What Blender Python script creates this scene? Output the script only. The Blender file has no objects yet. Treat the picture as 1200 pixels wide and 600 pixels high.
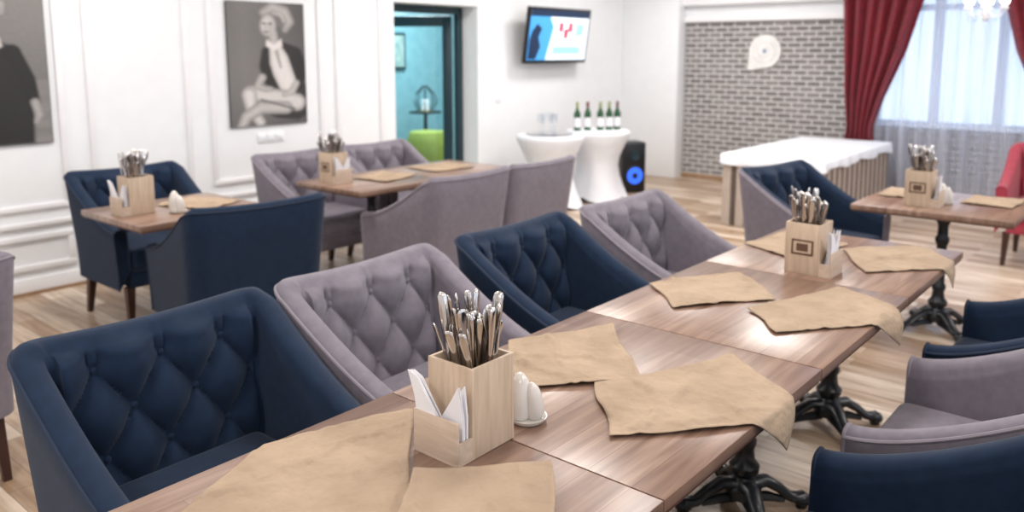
import bpy, bmesh, math, random
from mathutils import Vector, Matrix, noise
random.seed(7)
pi = math.pi
C = bpy.context.scene.collection

# ------------------------------------------------------------------ materials
def newmat(name):
    m = bpy.data.materials.new(name); m.use_nodes = True
    nt = m.node_tree
    return m, nt, nt.nodes['Principled BSDF']

def pm(name, c1, c2=None, rough=0.5, metal=0.0, scale=8.0, stretch=(1, 1, 1), bump=0.0, bscale=300.0,
       sheen=0.0, coat=0.0, detail=3.0, spec=None, bdist=0.002):
    m, nt, b = newmat(name)
    N = nt.nodes; L = nt.links
    tc = N.new('ShaderNodeTexCoord')
    mp = N.new('ShaderNodeMapping'); mp.inputs['Scale'].default_value = stretch
    L.new(tc.outputs['Object'], mp.inputs['Vector'])
    if c2 is None:
        c2 = tuple(min(1, x * 0.88) for x in c1)
    nz = N.new('ShaderNodeTexNoise'); nz.inputs['Scale'].default_value = scale; nz.inputs['Detail'].default_value = detail
    L.new(mp.outputs[0], nz.inputs['Vector'])
    r = N.new('ShaderNodeValToRGB')
    r.color_ramp.elements[0].position = 0.35; r.color_ramp.elements[0].color = (*c1, 1)
    r.color_ramp.elements[1].position = 0.65; r.color_ramp.elements[1].color = (*c2, 1)
    L.new(nz.outputs['Fac'], r.inputs[0]); L.new(r.outputs[0], b.inputs['Base Color'])
    b.inputs['Roughness'].default_value = rough
    b.inputs['Metallic'].default_value = metal
    if spec is not None: b.inputs['Specular IOR Level'].default_value = spec
    if sheen: b.inputs['Sheen Weight'].default_value = sheen
    if coat: b.inputs['Coat Weight'].default_value = coat
    if bump:
        n2 = N.new('ShaderNodeTexNoise'); n2.inputs['Scale'].default_value = bscale
        L.new(mp.outputs[0], n2.inputs['Vector'])
        bp = N.new('ShaderNodeBump'); bp.inputs['Strength'].default_value = bump; bp.inputs['Distance'].default_value = bdist
        L.new(n2.outputs['Fac'], bp.inputs['Height']); L.new(bp.outputs[0], b.inputs['Normal'])
    return m

def emat(name, c, s):
    m, nt, b = newmat(name)
    b.inputs['Base Color'].default_value = (*c, 1)
    b.inputs['Emission Color'].default_value = (*c, 1)
    b.inputs['Emission Strength'].default_value = s
    b.inputs['Roughness'].default_value = 0.4
    return m

M_wall = pm('wall_paint', (0.84, 0.855, 0.87), (0.82, 0.835, 0.855), 0.6, bump=0.05, bscale=60)
M_trim = pm('trim_paint', (0.88, 0.88, 0.89), (0.86, 0.86, 0.88), 0.4)
M_ceil = pm('ceiling_paint', (0.86, 0.86, 0.86), None, 0.8)
M_skirtline = pm('brown_skirting', (0.38, 0.24, 0.14), (0.3, 0.18, 0.1), 0.5)
M_navy = pm('navy_fabric', (0.0048, 0.0155, 0.040), (0.0066, 0.0200, 0.050), 0.85, scale=30, bump=0.35, bscale=700, sheen=0.08, spec=0.25)
M_grey = pm('mauve_grey_fabric', (0.165, 0.145, 0.175), (0.195, 0.172, 0.205), 0.9, scale=30, bump=0.35, bscale=700, sheen=0.15)
M_red = pm('red_fabric', (0.30, 0.025, 0.05), (0.36, 0.035, 0.06), 0.85, scale=30, bump=0.3, bscale=700, sheen=0.2)
M_navyp = pm('navy_piping', (0.008, 0.02, 0.048), None, 0.8)
M_greyp = pm('grey_piping', (0.26, 0.23, 0.265), None, 0.8)
M_redp = pm('red_piping', (0.32, 0.03, 0.06), None, 0.8)
M_leg = pm('dark_walnut_leg', (0.04, 0.015, 0.010), (0.05, 0.02, 0.014), 0.35, scale=10, stretch=(4, 4, 1))
M_iron = pm('cast_iron_black', (0.006, 0.008, 0.012), (0.012, 0.014, 0.018), 0.35, bump=0.2, bscale=150)
M_steel = pm('cutlery_steel', (0.66, 0.63, 0.61), (0.55, 0.53, 0.52), 0.15, metal=1.0)
M_lwood = pm('light_plywood', (0.60, 0.46, 0.34), (0.48, 0.36, 0.26), 0.5, scale=6, stretch=(12, 12, 1.2), detail=5)
M_lwood2 = pm('light_plywood_panel', (0.60, 0.47, 0.37), (0.50, 0.38, 0.29), 0.5, scale=6, stretch=(12, 1.5, 12), detail=5)
M_logo = pm('burnt_logo', (0.12, 0.06, 0.035), None, 0.6)
M_paper = pm('paper_napkin', (0.80, 0.78, 0.80), (0.74, 0.72, 0.75), 0.8)
M_ceram = pm('white_ceramic', (0.72, 0.67, 0.62), None, 0.15)
M_mat = pm('linen_placemat', (0.42, 0.310, 0.215), (0.335, 0.245, 0.168), 0.95, scale=7, bump=0.9, bscale=26, detail=6, bdist=0.012)
M_black = pm('black_plastic', (0.008, 0.008, 0.01), None, 0.35)
M_wcloth = pm('white_tablecloth', (0.82, 0.84, 0.87), (0.78, 0.80, 0.85), 0.8)
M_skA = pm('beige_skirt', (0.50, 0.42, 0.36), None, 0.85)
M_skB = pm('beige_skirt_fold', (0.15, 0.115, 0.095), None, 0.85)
M_drape = pm('red_drape', (0.22, 0.006, 0.020), (0.15, 0.004, 0.013), 0.6, scale=20, sheen=0.15)
M_pvc = pm('white_window_frame', (0.85, 0.87, 0.9), None, 0.3)
M_bottle = pm('green_bottle_glass', (0.015, 0.07, 0.03), (0.03, 0.12, 0.04), 0.08)
M_foil = pm('bottle_foil', (0.25, 0.3, 0.08), None, 0.3)
M_plaque = pm('white_plaster', (0.85, 0.84, 0.82), None, 0.5)
M_teald = pm('dark_teal_frame', (0.012, 0.038, 0.05), None, 0.35)
M_tealw = pm('teal_wall', (0.24, 0.42, 0.47), (0.20, 0.37, 0.42), 0.7)
M_yell = pm('yellow_green_fabric', (0.30, 0.33, 0.06), None, 0.8)
M_brass = pm('brass', (0.6, 0.42, 0.2), None, 0.3, metal=1.0)
M_chrome = pm('chrome', (0.8, 0.8, 0.82), None, 0.12, metal=1.0)

def wood(name):
    m, nt, b = newmat(name); N = nt.nodes; L = nt.links
    tc = N.new('ShaderNodeTexCoord'); oi = N.new('ShaderNodeObjectInfo')
    ad = N.new('ShaderNodeVectorMath'); ad.operation = 'ADD'
    sc = N.new('ShaderNodeVectorMath'); sc.operation = 'SCALE'; sc.inputs['Scale'].default_value = 7.0
    cb = N.new('ShaderNodeCombineXYZ')
    L.new(oi.outputs['Random'], cb.inputs[0]); L.new(oi.outputs['Random'], cb.inputs[2])
    L.new(cb.outputs[0], sc.inputs[0])
    L.new(tc.outputs['Object'], ad.inputs[0]); L.new(sc.outputs[0], ad.inputs[1])
    mp = N.new('ShaderNodeMapping'); mp.inputs['Scale'].default_value = (1.2, 16, 1)
    L.new(ad.outputs[0], mp.inputs['Vector'])
    nz = N.new('ShaderNodeTexNoise'); nz.inputs['Scale'].default_value = 2.2; nz.inputs['Detail'].default_value = 7; nz.inputs['Distortion'].default_value = 0.6
    L.new(mp.outputs[0], nz.inputs['Vector'])
    r = N.new('ShaderNodeValToRGB'); e = r.color_ramp.elements
    e[0].position = 0.28; e[0].color = (0.180, 0.100, 0.068, 1)
    e[1].position = 0.72; e[1].color = (0.39, 0.262, 0.195, 1)
    L.new(nz.outputs['Fac'], r.inputs[0])
    br = N.new('ShaderNodeTexBrick'); br.offset = 0.37
    br.inputs['Scale'].default_value = 1.0; br.inputs['Brick Width'].default_value = 0.75; br.inputs['Row Height'].default_value = 0.105
    br.inputs['Mortar Size'].default_value = 0.0008
    br.inputs['Color1'].default_value = (1, 1, 1, 1); br.inputs['Color2'].default_value = (0.70, 0.64, 0.61, 1); br.inputs['Mortar'].default_value = (0.45, 0.4, 0.38, 1)
    L.new(ad.outputs[0], br.inputs['Vector'])
    mx = N.new('ShaderNodeMix'); mx.data_type = 'RGBA'; mx.blend_type = 'MULTIPLY'; mx.inputs['Factor'].default_value = 1
    L.new(r.outputs[0], mx.inputs['A']); L.new(br.outputs['Color'], mx.inputs['B'])
    L.new(mx.outputs['Result'], b.inputs['Base Color'])
    b.inputs['Roughness'].default_value = 0.31
    b.inputs['Coat Weight'].default_value = 0.25; b.inputs['Coat Roughness'].default_value = 0.25
    bp = N.new('ShaderNodeBump'); bp.inputs['Strength'].default_value = 0.12; bp.inputs['Distance'].default_value = 0.002
    L.new(nz.outputs['Fac'], bp.inputs['Height']); L.new(bp.outputs[0], b.inputs['Normal'])
    return m
M_table = wood('walnut_table_top')
M_edge = pm('table_edge_wood', (0.12, 0.055, 0.035), (0.09, 0.04, 0.025), 0.4, scale=5, stretch=(1, 1, 12))

def floor_mat():
    m, nt, b = newmat('oak_laminate'); N = nt.nodes; L = nt.links
    tc = N.new('ShaderNodeTexCoord'); sp = N.new('ShaderNodeSeparateXYZ'); cb = N.new('ShaderNodeCombineXYZ')
    L.new(tc.outputs['Object'], sp.inputs[0]); L.new(sp.outputs['Y'], cb.inputs['X']); L.new(sp.outputs['X'], cb.inputs['Y'])
    br = N.new('ShaderNodeTexBrick'); br.offset = 0.43
    br.inputs['Scale'].default_value = 1.0; br.inputs['Brick Width'].default_value = 0.8; br.inputs['Row Height'].default_value = 0.105
    br.inputs['Mortar Size'].default_value = 0.0018
    br.inputs['Color1'].default_value = (0.74, 0.63, 0.52, 1); br.inputs['Color2'].default_value = (0.34, 0.22, 0.13, 1)
    br.inputs['Mortar'].default_value = (0.18, 0.12, 0.085, 1)
    L.new(cb.outputs[0], br.inputs['Vector'])
    mp = N.new('ShaderNodeMapping'); mp.inputs['Scale'].default_value = (10, 1.0, 1)
    L.new(tc.outputs['Object'], mp.inputs['Vector'])
    nz = N.new('ShaderNodeTexNoise'); nz.inputs['Scale'].default_value = 3; nz.inputs['Detail'].default_value = 6
    L.new(mp.outputs[0], nz.inputs['Vector'])
    r = N.new('ShaderNodeValToRGB'); e = r.color_ramp.elements
    e[0].position = 0.3; e[0].color = (0.62, 0.53, 0.44, 1); e[1].position = 0.6; e[1].color = (1, 1, 1, 1)
    L.new(nz.outputs['Fac'], r.inputs[0])
    mx = N.new('ShaderNodeMix'); mx.data_type = 'RGBA'; mx.blend_type = 'MULTIPLY'; mx.inputs['Factor'].default_value = 1
    L.new(br.outputs['Color'], mx.inputs['A']); L.new(r.outputs[0], mx.inputs['B'])
    L.new(mx.outputs['Result'], b.inputs['Base Color'])
    b.inputs['Roughness'].default_value = 0.34
    return m
M_floor = floor_mat()

def brick_mat():
    m, nt, b = newmat('brick_cladding'); N = nt.nodes; L = nt.links
    tc = N.new('ShaderNodeTexCoord'); sp = N.new('ShaderNodeSeparateXYZ'); cb = N.new('ShaderNodeCombineXYZ')
    L.new(tc.outputs['Object'], sp.inputs[0]); L.new(sp.outputs['Y'], cb.inputs['X']); L.new(sp.outputs['Z'], cb.inputs['Y'])
    br = N.new('ShaderNodeTexBrick'); br.offset = 0.5
    br.inputs['Scale'].default_value = 1.0; br.inputs['Brick Width'].default_value = 0.165; br.inputs['Row Height'].default_value = 0.063
    br.inputs['Mortar Size'].default_value = 0.010; br.inputs['Mortar Smooth'].default_value = 0.15
    br.inputs['Color1'].default_value = (0.25, 0.235, 0.225, 1); br.inputs['Color2'].default_value = (0.16, 0.148, 0.143, 1)
    br.inputs['Mortar'].default_value = (0.56, 0.55, 0.55, 1)
    L.new(cb.outputs[0], br.inputs['Vector'])
    nz = N.new('ShaderNodeTexNoise'); nz.inputs['Scale'].default_value = 30
    L.new(tc.outputs['Object'], nz.inputs['Vector'])
    mx = N.new('ShaderNodeMix'); mx.data_type = 'RGBA'; mx.blend_type = 'OVERLAY'; mx.inputs['Factor'].default_value = 0.3
    L.new(br.outputs['Color'], mx.inputs['A']); L.new(nz.outputs['Fac'], mx.inputs['B'])
    L.new(mx.outputs['Result'], b.inputs['Base Color'])
    bp = N.new('ShaderNodeBump'); bp.invert = True; bp.inputs['Strength'].default_value = 0.6; bp.inputs['Distance'].default_value = 0.01
    L.new(br.outputs['Fac'], bp.inputs['Height']); L.new(bp.outputs[0], b.inputs['Normal'])
    b.inputs['Roughness'].default_value = 0.8
    return m
M_brick = brick_mat()

def sheer_mat():
    m, nt, b = newmat('sheer_voile'); N = nt.nodes; L = nt.links
    N.remove(b); out = N['Material Output']
    tr = N.new('ShaderNodeBsdfTransparent'); tr.inputs[0].default_value = (0.92, 0.95, 1, 1)
    tl = N.new('ShaderNodeBsdfTranslucent'); tl.inputs[0].default_value = (0.66, 0.73, 0.88, 1)
    df = N.new('ShaderNodeBsdfDiffuse'); df.inputs[0].default_value = (0.78, 0.79, 0.85, 1)
    tc = N.new('ShaderNodeTexCoord'); mp = N.new('ShaderNodeMapping'); mp.inputs['Scale'].default_value = (1, 9, 0.25)
    L.new(tc.outputs['Object'], mp.inputs['Vector'])
    wv = N.new('ShaderNodeTexNoise'); wv.inputs['Scale'].default_value = 2.0
    L.new(mp.outputs[0], wv.inputs['Vector'])
    mr = N.new('ShaderNodeMapRange'); mr.inputs['From Min'].default_value = 0.3; mr.inputs['From Max'].default_value = 0.7
    mr.inputs['To Min'].default_value = 0.42; mr.inputs['To Max'].default_value = 0.78
    L.new(wv.outputs['Fac'], mr.inputs['Value'])
    m1 = N.new('ShaderNodeMixShader'); m1.inputs[0].default_value = 0.55
    m2 = N.new('ShaderNodeMixShader')
    L.new(tl.outputs[0], m1.inputs[1]); L.new(df.outputs[0], m1.inputs[2])
    L.new(mr.outputs[0], m2.inputs[0]); L.new(tr.outputs[0], m2.inputs[1]); L.new(m1.outputs[0], m2.inputs[2])
    L.new(m2.outputs[0], out.inputs[0]); return m
M_sheer = sheer_mat()

def glass_mat(name, col, rough=0.02, refl=0.07):
    m, nt, b = newmat(name); N = nt.nodes; L = nt.links
    N.remove(b); out = N['Material Output']
    tr = N.new('ShaderNodeBsdfTransparent'); tr.inputs[0].default_value = (*col, 1)
    gl = N.new('ShaderNodeBsdfGlossy'); gl.inputs['Roughness'].default_value = rough
    mx = N.new('ShaderNodeMixShader'); mx.inputs[0].default_value = refl
    L.new(tr.outputs[0], mx.inputs[1]); L.new(gl.outputs[0], mx.inputs[2])
    L.new(mx.outputs[0], out.inputs[0]); return m
M_glass = glass_mat('clear_glass', (0.93, 0.95, 0.97), refl=0.10)
M_tglass = glass_mat('teal_glass', (0.72, 0.90, 0.93), refl=0.05)

# ------------------------------------------------------------------ mesh builder
class MB:
    def __init__(s): s.v = []; s.f = []; s.m = []; s.mats = []
    def mi(s, m):
        if m not in s.mats: s.mats.append(m)
        return s.mats.index(m)
    def add(s, vs, fs, m, M=None):
        o = len(s.v); k = s.mi(m)
        for p in vs:
            p = Vector(p)
            s.v.append(M @ p if M else p)
        for f in fs: s.f.append([i + o for i in f]); s.m.append(k)
    def box(s, x0, x1, y0, y1, z0, z1, m, b=0.0, M=None, seg=2):
        bm = bmesh.new(); bmesh.ops.create_cube(bm, size=1)
        for v in bm.verts:
            v.co = Vector(((x0 + x1) / 2 + v.co.x * (x1 - x0), (y0 + y1) / 2 + v.co.y * (y1 - y0), (z0 + z1) / 2 + v.co.z * (z1 - z0)))
        if b: bmesh.ops.bevel(bm, geom=list(bm.edges), offset=b, segments=seg, affect='EDGES', profile=0.5)
        bm.verts.index_update()
        s.add([v.co.copy() for v in bm.verts], [[v.index for v in f.verts] for f in bm.faces], m, M); bm.free()
    def lathe(s, prof, m, c=(0, 0, 0), n=24, M=None):
        vs = []; fs = []
        for r, z in prof:
            for i in range(n):
                a = 2 * pi * i / n; vs.append((c[0] + r * math.cos(a), c[1] + r * math.sin(a), c[2] + z))
        for j in range(len(prof) - 1):
            for i in range(n):
                k = (i + 1) % n; fs.append([j * n + i, j * n + k, (j + 1) * n + k, (j + 1) * n + i])
        fs.append(list(range(n))[::-1]); fs.append([(len(prof) - 1) * n + i for i in range(n)])
        s.add(vs, fs, m, M)
    def tube(s, pts, rad, m, n=8, M=None, flat=(1, 1), ref=None):
        pts = [Vector(p) for p in pts]; vs = []; fs = []
        for i, p in enumerate(pts):
            t = (pts[min(i + 1, len(pts) - 1)] - pts[max(i - 1, 0)]).normalized()
            r0 = Vector(ref) if ref else (Vector((0, 0, 1)) if abs(t.z) < 0.9 else Vector((1, 0, 0)))
            u = t.cross(r0).normalized(); w = u.cross(t).normalized()
            r = rad[i] if isinstance(rad, (list, tuple)) else rad
            for k in range(n):
                a = 2 * pi * k / n; vs.append(p + u * (r * flat[0] * math.cos(a)) + w * (r * flat[1] * math.sin(a)))
        for i in range(len(pts) - 1):
            for k in range(n):
                k2 = (k + 1) % n; fs.append([i * n + k, i * n + k2, (i + 1) * n + k2, (i + 1) * n + k])
        fs.append(list(range(n))[::-1]); fs.append([(len(pts) - 1) * n + k for k in range(n)])
        s.add(vs, fs, m, M)
    def prism(s, poly, d0, d1, m, axis='y', M=None):
        n = len(poly)
        def mk(p, d):
            return {'y': (p[0], d, p[1]), 'x': (d, p[0], p[1]), 'z': (p[0], p[1], d)}[axis]
        vs = [mk(p, d0) for p in poly] + [mk(p, d1) for p in poly]
        fs = [list(range(n)), list(range(n, 2 * n))[::-1]] + [[i, i + n, (i + 1) % n + n, (i + 1) % n] for i in range(n)]
        s.add(vs, fs, m, M)
    def sphere(s, c, r, m, sc=(1, 1, 1), n=12, M=None):
        prof = [(r * math.sin(pi * j / n), -r * math.cos(pi * j / n)) for j in range(n + 1)]
        prof[0] = (r * 0.02, -r); prof[-1] = (r * 0.02, r)
        T = Matrix.Translation(c) @ Matrix.Diagonal((*sc, 1))
        s.lathe(prof, m, n=n, M=(M @ T if M else T))
    def mesh(s, name, sharp=40):
        me = bpy.data.meshes.new(name); me.from_pydata([tuple(v) for v in s.v], [], s.f)
        for m in s.mats: me.materials.append(m)
        me.polygons.foreach_set('material_index', s.m)
        bm = bmesh.new(); bm.from_mesh(me); bmesh.ops.recalc_face_normals(bm, faces=bm.faces); bm.to_mesh(me); bm.free()
        me.polygons.foreach_set('use_smooth', [True] * len(me.polygons))
        me.set_sharp_from_angle(angle=math.radians(sharp)); me.update()
        return me
    def obj(s, name, loc=(0, 0, 0), rz=0, sharp=40):
        return place(s.mesh(name, sharp), name, loc, rz)

def place(me, name, loc=(0, 0, 0), rz=0):
    o = bpy.data.objects.new(name, me); C.objects.link(o)
    o.location = loc; o.rotation_euler = (0, 0, math.radians(rz)); return o

# ------------------------------------------------------------------ room
WY = 5.83; WX = 9.38; CH = 3.0; X0 = -2.6; Y0 = -2.6
def wbox(name, *a, m=M_wall):
    b = MB(); b.box(*a, m); return b.obj(name)
wbox('floor', X0, WX, Y0, WY, -0.1, 0, m=M_floor)
wbox('ceiling', X0, WX, Y0, WY, CH, CH + 0.1, m=M_ceil)
wbox('wall_left', X0, 5.22, WY, WY + 0.3, 0, CH)
wbox('wall_left', 6.38, WX + 0.3, WY, WY + 0.3, 0, CH)
wbox('wall_left', 5.22, 6.38, WY, WY + 0.3, 2.06, CH)
b = MB()
b.box(WX, WX + 0.25, Y0, 0.95, 0, CH, M_brick); b.box(WX, WX + 0.25, 2.74, WY, 0, 1.96, M_brick)
b.box(WX, WX + 0.25, 0.95, 2.74, 0, 0.8, M_brick); b.box(WX, WX + 0.25, 0.95, 2.74, 2.7, CH, M_wall)
b.box(WX, WX + 0.25, 2.74, WY, 1.96, CH, M_wall)
b.obj('wall_back')
wbox('trim_1', WX - 0.05, WX, 2.98, 5.03, 1.96, 2.03, m=M_trim)
wbox('trim_2', WX - 0.12, WX, 2.98, 5.03, 2.16, CH, m=M_trim)
b = MB(); b.box(WX - 0.2, WX, 5.02, WY, 0, CH, M_wall, 0.004); b.obj('wall_column')
b = MB()
segs = [(X0, -1.6), (0.2, 1.2), (3.0, 4.0), (5.8, 6.8), (8.6, WX + 0.25)]
for a0, a1 in segs: b.box(a0, a1, Y0 - 0.25, Y0, 0, CH, M_wall)
for a0, a1 in [(-1.6, 0.2), (1.2, 3.0), (4.0, 5.8), (6.8, 8.6)]:
    b.box(a0, a1, Y0 - 0.25, Y0, 0, 0.7, M_wall); b.box(a0, a1, Y0 - 0.25, Y0, 2.7, CH, M_wall)
b.obj('wall_right')
wbox('wall_front', X0 - 0.2, X0, Y0 - 0.25, WY + 0.3, 0, CH)
b = MB(); b.box(X0, 5.2, WY - 0.018, WY, 0.0, 0.11, M_trim, 0.004)
b.box(X0, 5.2, WY - 0.03, WY - 0.018, 0, 0.022, M_skirtline); b.obj('baseboard_left')
b = MB(); b.box(6.4, WX - 0.2, WY - 0.018, WY, 0.0, 0.11, M_trim, 0.004); b.box(6.4, WX - 0.2, WY - 0.03, WY - 0.018, 0, 0.022, M_skirtline)
b.obj('baseboard_left')
b = MB(); b.box(WX - 0.02, WX, Y0, 5.02, 0, 0.06, M_skirtline, 0.004); b.obj('baseboard_back')

def frame(b, x0, x1, z0, z1, w=0.04, d=0.02):
    y1 = WY; y0 = WY - d
    for (a, c, e, g) in [(x0, x1, z0, z0 + w), (x0, x1, z1 - w, z1), (x0, x0 + w, z0 + w, z1 - w), (x1 - w, x1, z0 + w, z1 - w)]:
        b.box(a, c, y0, y1, e, g, M_trim, 0.006)
b = MB()
for x0, x1 in [(-0.6, 0.2), (0.36, 1.18), (1.34, 2.26), (2.41, 3.16), (3.32, 4.38), (4.52, 5.06)]:
    frame(b, x0, x1, 0.56, 2.75); frame(b, x0, x1, 0.16, 0.40)
b.box(X0, 5.2, WY - 0.022, WY, 0.45, 0.485, M_trim, 0.006)
b.obj('trim_3')

def window(name, y0, y1, z0, z1):
    b = MB(); x = WX + 0.10; w = 0.06
    b.box(x, x + 0.06, y0, y1, z0, z0 + w, M_pvc, 0.004); b.box(x, x + 0.06, y0, y1, z1 - w, z1, M_pvc, 0.004)
    b.box(x, x + 0.06, y0, y0 + w, z0 + w, z1 - w, M_pvc, 0.004); b.box(x, x + 0.06, y1 - w, y1, z0 + w, z1 - w, M_pvc, 0.004)
    for k in (1, 2):
        c = y0 + (y1 - y0) * k / 3
        b.box(x, x + 0.06, c - 0.05, c + 0.05, z0 + w, z1 - w, M_pvc, 0.004)
    b.box(x + 0.005, x + 0.055, y0 + w, y1 - w, 2.02, 2.09, M_pvc, 0.004)
    b.add([(x + 0.03, y0 + w, z0 + w), (x + 0.03, y1 - w, z0 + w), (x + 0.03, y1 - w, z1 - w), (x + 0.03, y0 + w, z1 - w)], [[0, 1, 2, 3]], M_glass)
    b.box(WX - 0.06, WX + 0.10, y0 + 0.002, y1 - 0.002, z0, z0 + 0.025, M_pvc, 0.005)
    return b.obj(name)
window('window_1', 0.95, 2.74, 0.8, 2.7)
for i, (a0, a1) in enumerate([(-1.6, 0.2), (1.2, 3.0), (4.0, 5.8), (6.8, 8.6)]):
    b = MB(); y = Y0 - 0.15
    b.box(a0, a1, y, y + 0.05, 0.7, 0.76, M_pvc); b.box(a0, a1, y, y + 0.05, 2.64, 2.7, M_pvc)
    b.box(a0, a0 + 0.06, y, y + 0.05, 0.76, 2.64, M_pvc); b.box(a1 - 0.06, a1, y, y + 0.05, 0.76, 2.64, M_pvc)
    b.box((a0 + a1) / 2 - 0.04, (a0 + a1) / 2 + 0.04, y, y + 0.05, 0.76, 2.64, M_pvc)
    b.obj('window_%d' % (i + 2))

# curtains
def interp(tab, z):
    tab = sorted(tab)
    if z <= tab[0][0]: return tab[0][1]
    for (a, va), (c, vc) in zip(tab, tab[1:]):
        if z <= c:
            t = (z - a) / (c - a); return va + (vc - va) * t
    return tab[-1][1]
def cloth_sheet(name, x, ytab0, ytab1, z0, z1, folds, amp, mat, nu=160, nv=40, th=0.0, ph=0):
    vs = []; fs = []
    for j in range(nv + 1):
        z = z0 + (z1 - z0) * j / nv
        a = interp(ytab0, z); c = interp(ytab1, z)
        for i in range(nu + 1):
            u = i / nu
            xx = x + amp * math.sin(u * folds * 2 * pi + ph + 0.5 * math.sin(z * 1.3 + u * 5)) + amp * 0.3 * math.sin(u * folds * 4.7 + z)
            vs.append((xx, a + (c - a) * u, z))
    for j in range(nv):
        for i in range(nu):
            k = j * (nu + 1) + i; fs.append([k, k + 1, k + nu + 2, k + nu + 1])
    b = MB(); b.add(vs, fs, mat); o = b.obj(name, sharp=180)
    if th:
        md = o.modifiers.new('s', 'SOLIDIFY'); md.thickness = th
    return o
cloth_sheet('red_curtain', 9.12, [(0.02, 2.58), (0.8, 2.64), (1.1, 2.55), (1.6, 2.36), (2.2, 2.2), (2.95, 2.1)],
            [(0.02, 2.98), (0.8, 2.90), (1.2, 2.95), (2.2, 3.02), (2.95, 3.03)], 0.02, 2.93, 6, 0.045, M_drape, th=0.004)
cloth_sheet('red_curtain', 9.12, [(0.02, 0.6), (0.8, 0.66), (1.2, 0.6), (2.2, 0.55), (2.95, 0.5)],
            [(0.02, 0.98), (0.8, 0.98), (1.1, 1.16), (1.6, 1.38), (2.2, 1.54), (2.95, 1.64)], 0.02, 2.93, 7, 0.035, M_drape, th=0.004, ph=1)
cloth_sheet('sheer_curtain', 9.26, [(0, 0.6)], [(0, 2.96)], 0.06, 2.93, 17, 0.042, M_sheer, nu=420, nv=10)
b = MB(); b.tube([(9.19, 0.4, 2.955), (9.19, 3.1, 2.955)], 0.018, M_pvc); b.sphere((9.19, 3.12, 2.955), 0.03, M_pvc); b.sphere((9.19, 0.38, 2.955), 0.03, M_pvc)
for y in (0.6, 1.8, 2.95): b.box(9.18, WX, y - 0.01, y + 0.01, 2.95, 2.965, M_pvc)
b.obj('curtain_rod')

# brick-wall plaque (nautilus scroll)
b = MB(); Yc, Zc = 3.97, 1.60
tail = [(Yc + 0.19, Zc + 0.02), (Yc + 0.205, Zc - 0.21), (Yc + 0.17, Zc - 0.225), (Yc, Zc - 0.19), (Yc, Zc + 0.02)]
b.prism([(Yc + 0.195 * math.cos(2 * pi * i / 40), Zc + 0.195 * math.sin(2 * pi * i / 40)) for i in range(40)], WX - 0.03, WX - 0.004, M_plaque, 'x')
b.prism(tail, WX - 0.029, WX - 0.004, M_plaque, 'x')
sp = []
for i in range(70):
    a = i * 0.18; r = 0.02 + 0.011 * a
    sp.append((WX - 0.030, Yc + r * math.cos(a), Zc + r * math.sin(a)))
b.tube(sp, 0.004, pm('plaster_line_grey', (0.66, 0.66, 0.67), None, 0.6))
b.sphere((WX - 0.03, Yc, Zc), 0.022, pm('blue_dot', (0.2, 0.3, 0.5), None, 0.4))
b.obj('wall_plaque')

# doorway + room beyond
b = MB()
yd = 6.07
b.box(5.225, 5.30, yd - 0.03, yd + 0.03, 0.001, 2.055, M_teald, 0.004)
b.box(6.30, 6.375, yd - 0.03, yd + 0.03, 0.001, 2.055, M_teald, 0.004)
b.box(5.30, 6.30, yd - 0.03, yd + 0.03, 1.98, 2.055, M_teald, 0.004)
Mo = Matrix.Translation((6.29, yd + 0.05, 0)) @ Matrix.Rotation(math.radians(-62), 4, 'Z')
for (a0, a1, z0, z1) in ((-0.96, -0.86, 0.01, 1.97), (-0.10, 0, 0.01, 1.97), (-0.86, -0.10, 0.01, 0.16), (-0.86, -0.10, 1.86, 1.97)):
    b.box(a0, a1, -0.02, 0.02, z0, z1, M_teald, 0.005, M=Mo)
b.add([(-0.86, 0, 0.16), (-0.10, 0, 0.16), (-0.10, 0, 1.86), (-0.86, 0, 1.86)], [[0, 1, 2, 3]], M_tglass, M=Mo)
b.tube([(-0.91, -0.05, 0.92), (-0.91, -0.05, 1.12)], 0.01, M_chrome, M=Mo)
for z in (0.93, 1.11): b.box(-0.915, -0.905, -0.05, -0.02, z - 0.005, z + 0.005, M_chrome, M=Mo)
b.obj('door_1')
wbox('floor_hall', 4.4, 9.6, WY + 0.3, 8.4, -0.1, 0, m=M_floor)
b = MB(); b.box(5.22, 6.38, WY, WY + 0.3, -0.1, -0.0, M_floor); b.obj('floor_threshold')
wbox('wall_hall_back', 4.4, 9.6, 8.4, 8.5, 0, CH, m=M_tealw)
wbox('wall_hall_left', 4.3, 4.4, WY + 0.3, 8.5, 0, CH, m=M_tealw)
wbox('wall_hall_right', 9.6, 9.7, WY + 0.3, 8.5, 0, CH, m=M_tealw)
wbox('ceiling_hall', 4.3, 9.7, WY + 0.3, 8.5, CH, CH + 0.1, m=M_ceil)
b = MB(); b.lathe([(0.22, 0), (0.25, 0.04), (0.26, 0.50), (0.22, 0.60), (0.05, 0.62)], M_yell); b.obj('ottoman', (7.15, 7.4, 0))
b = MB(); b.lathe([(0.17, 0), (0.17, 0.02), (0.03, 0.04), (0.025, 0.76), (0.22, 0.78), (0.22, 0.80)], M_iron)
b.obj('side_table', (7.65, 7.95, 0))
b = MB()
for k in range(8):
    a = k * pi / 4
    b.tube([(0.10 * math.cos(a), 0.10 * math.sin(a), 0.008), (0.15 * math.cos(a), 0.15 * math.sin(a), 0.12), (0.12 * math.cos(a), 0.12 * math.sin(a), 0.24), (0.02 * math.cos(a), 0.02 * math.sin(a), 0.34)], 0.008, M_black)
b.lathe([(0.11, 0), (0.11, 0.015)], M_brass); b.lathe([(0.05, 0.016), (0.05, 0.15), (0.04, 0.16)], M_paper)
b.obj('candle_lantern', (7.65, 7.95, 0.802))
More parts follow.
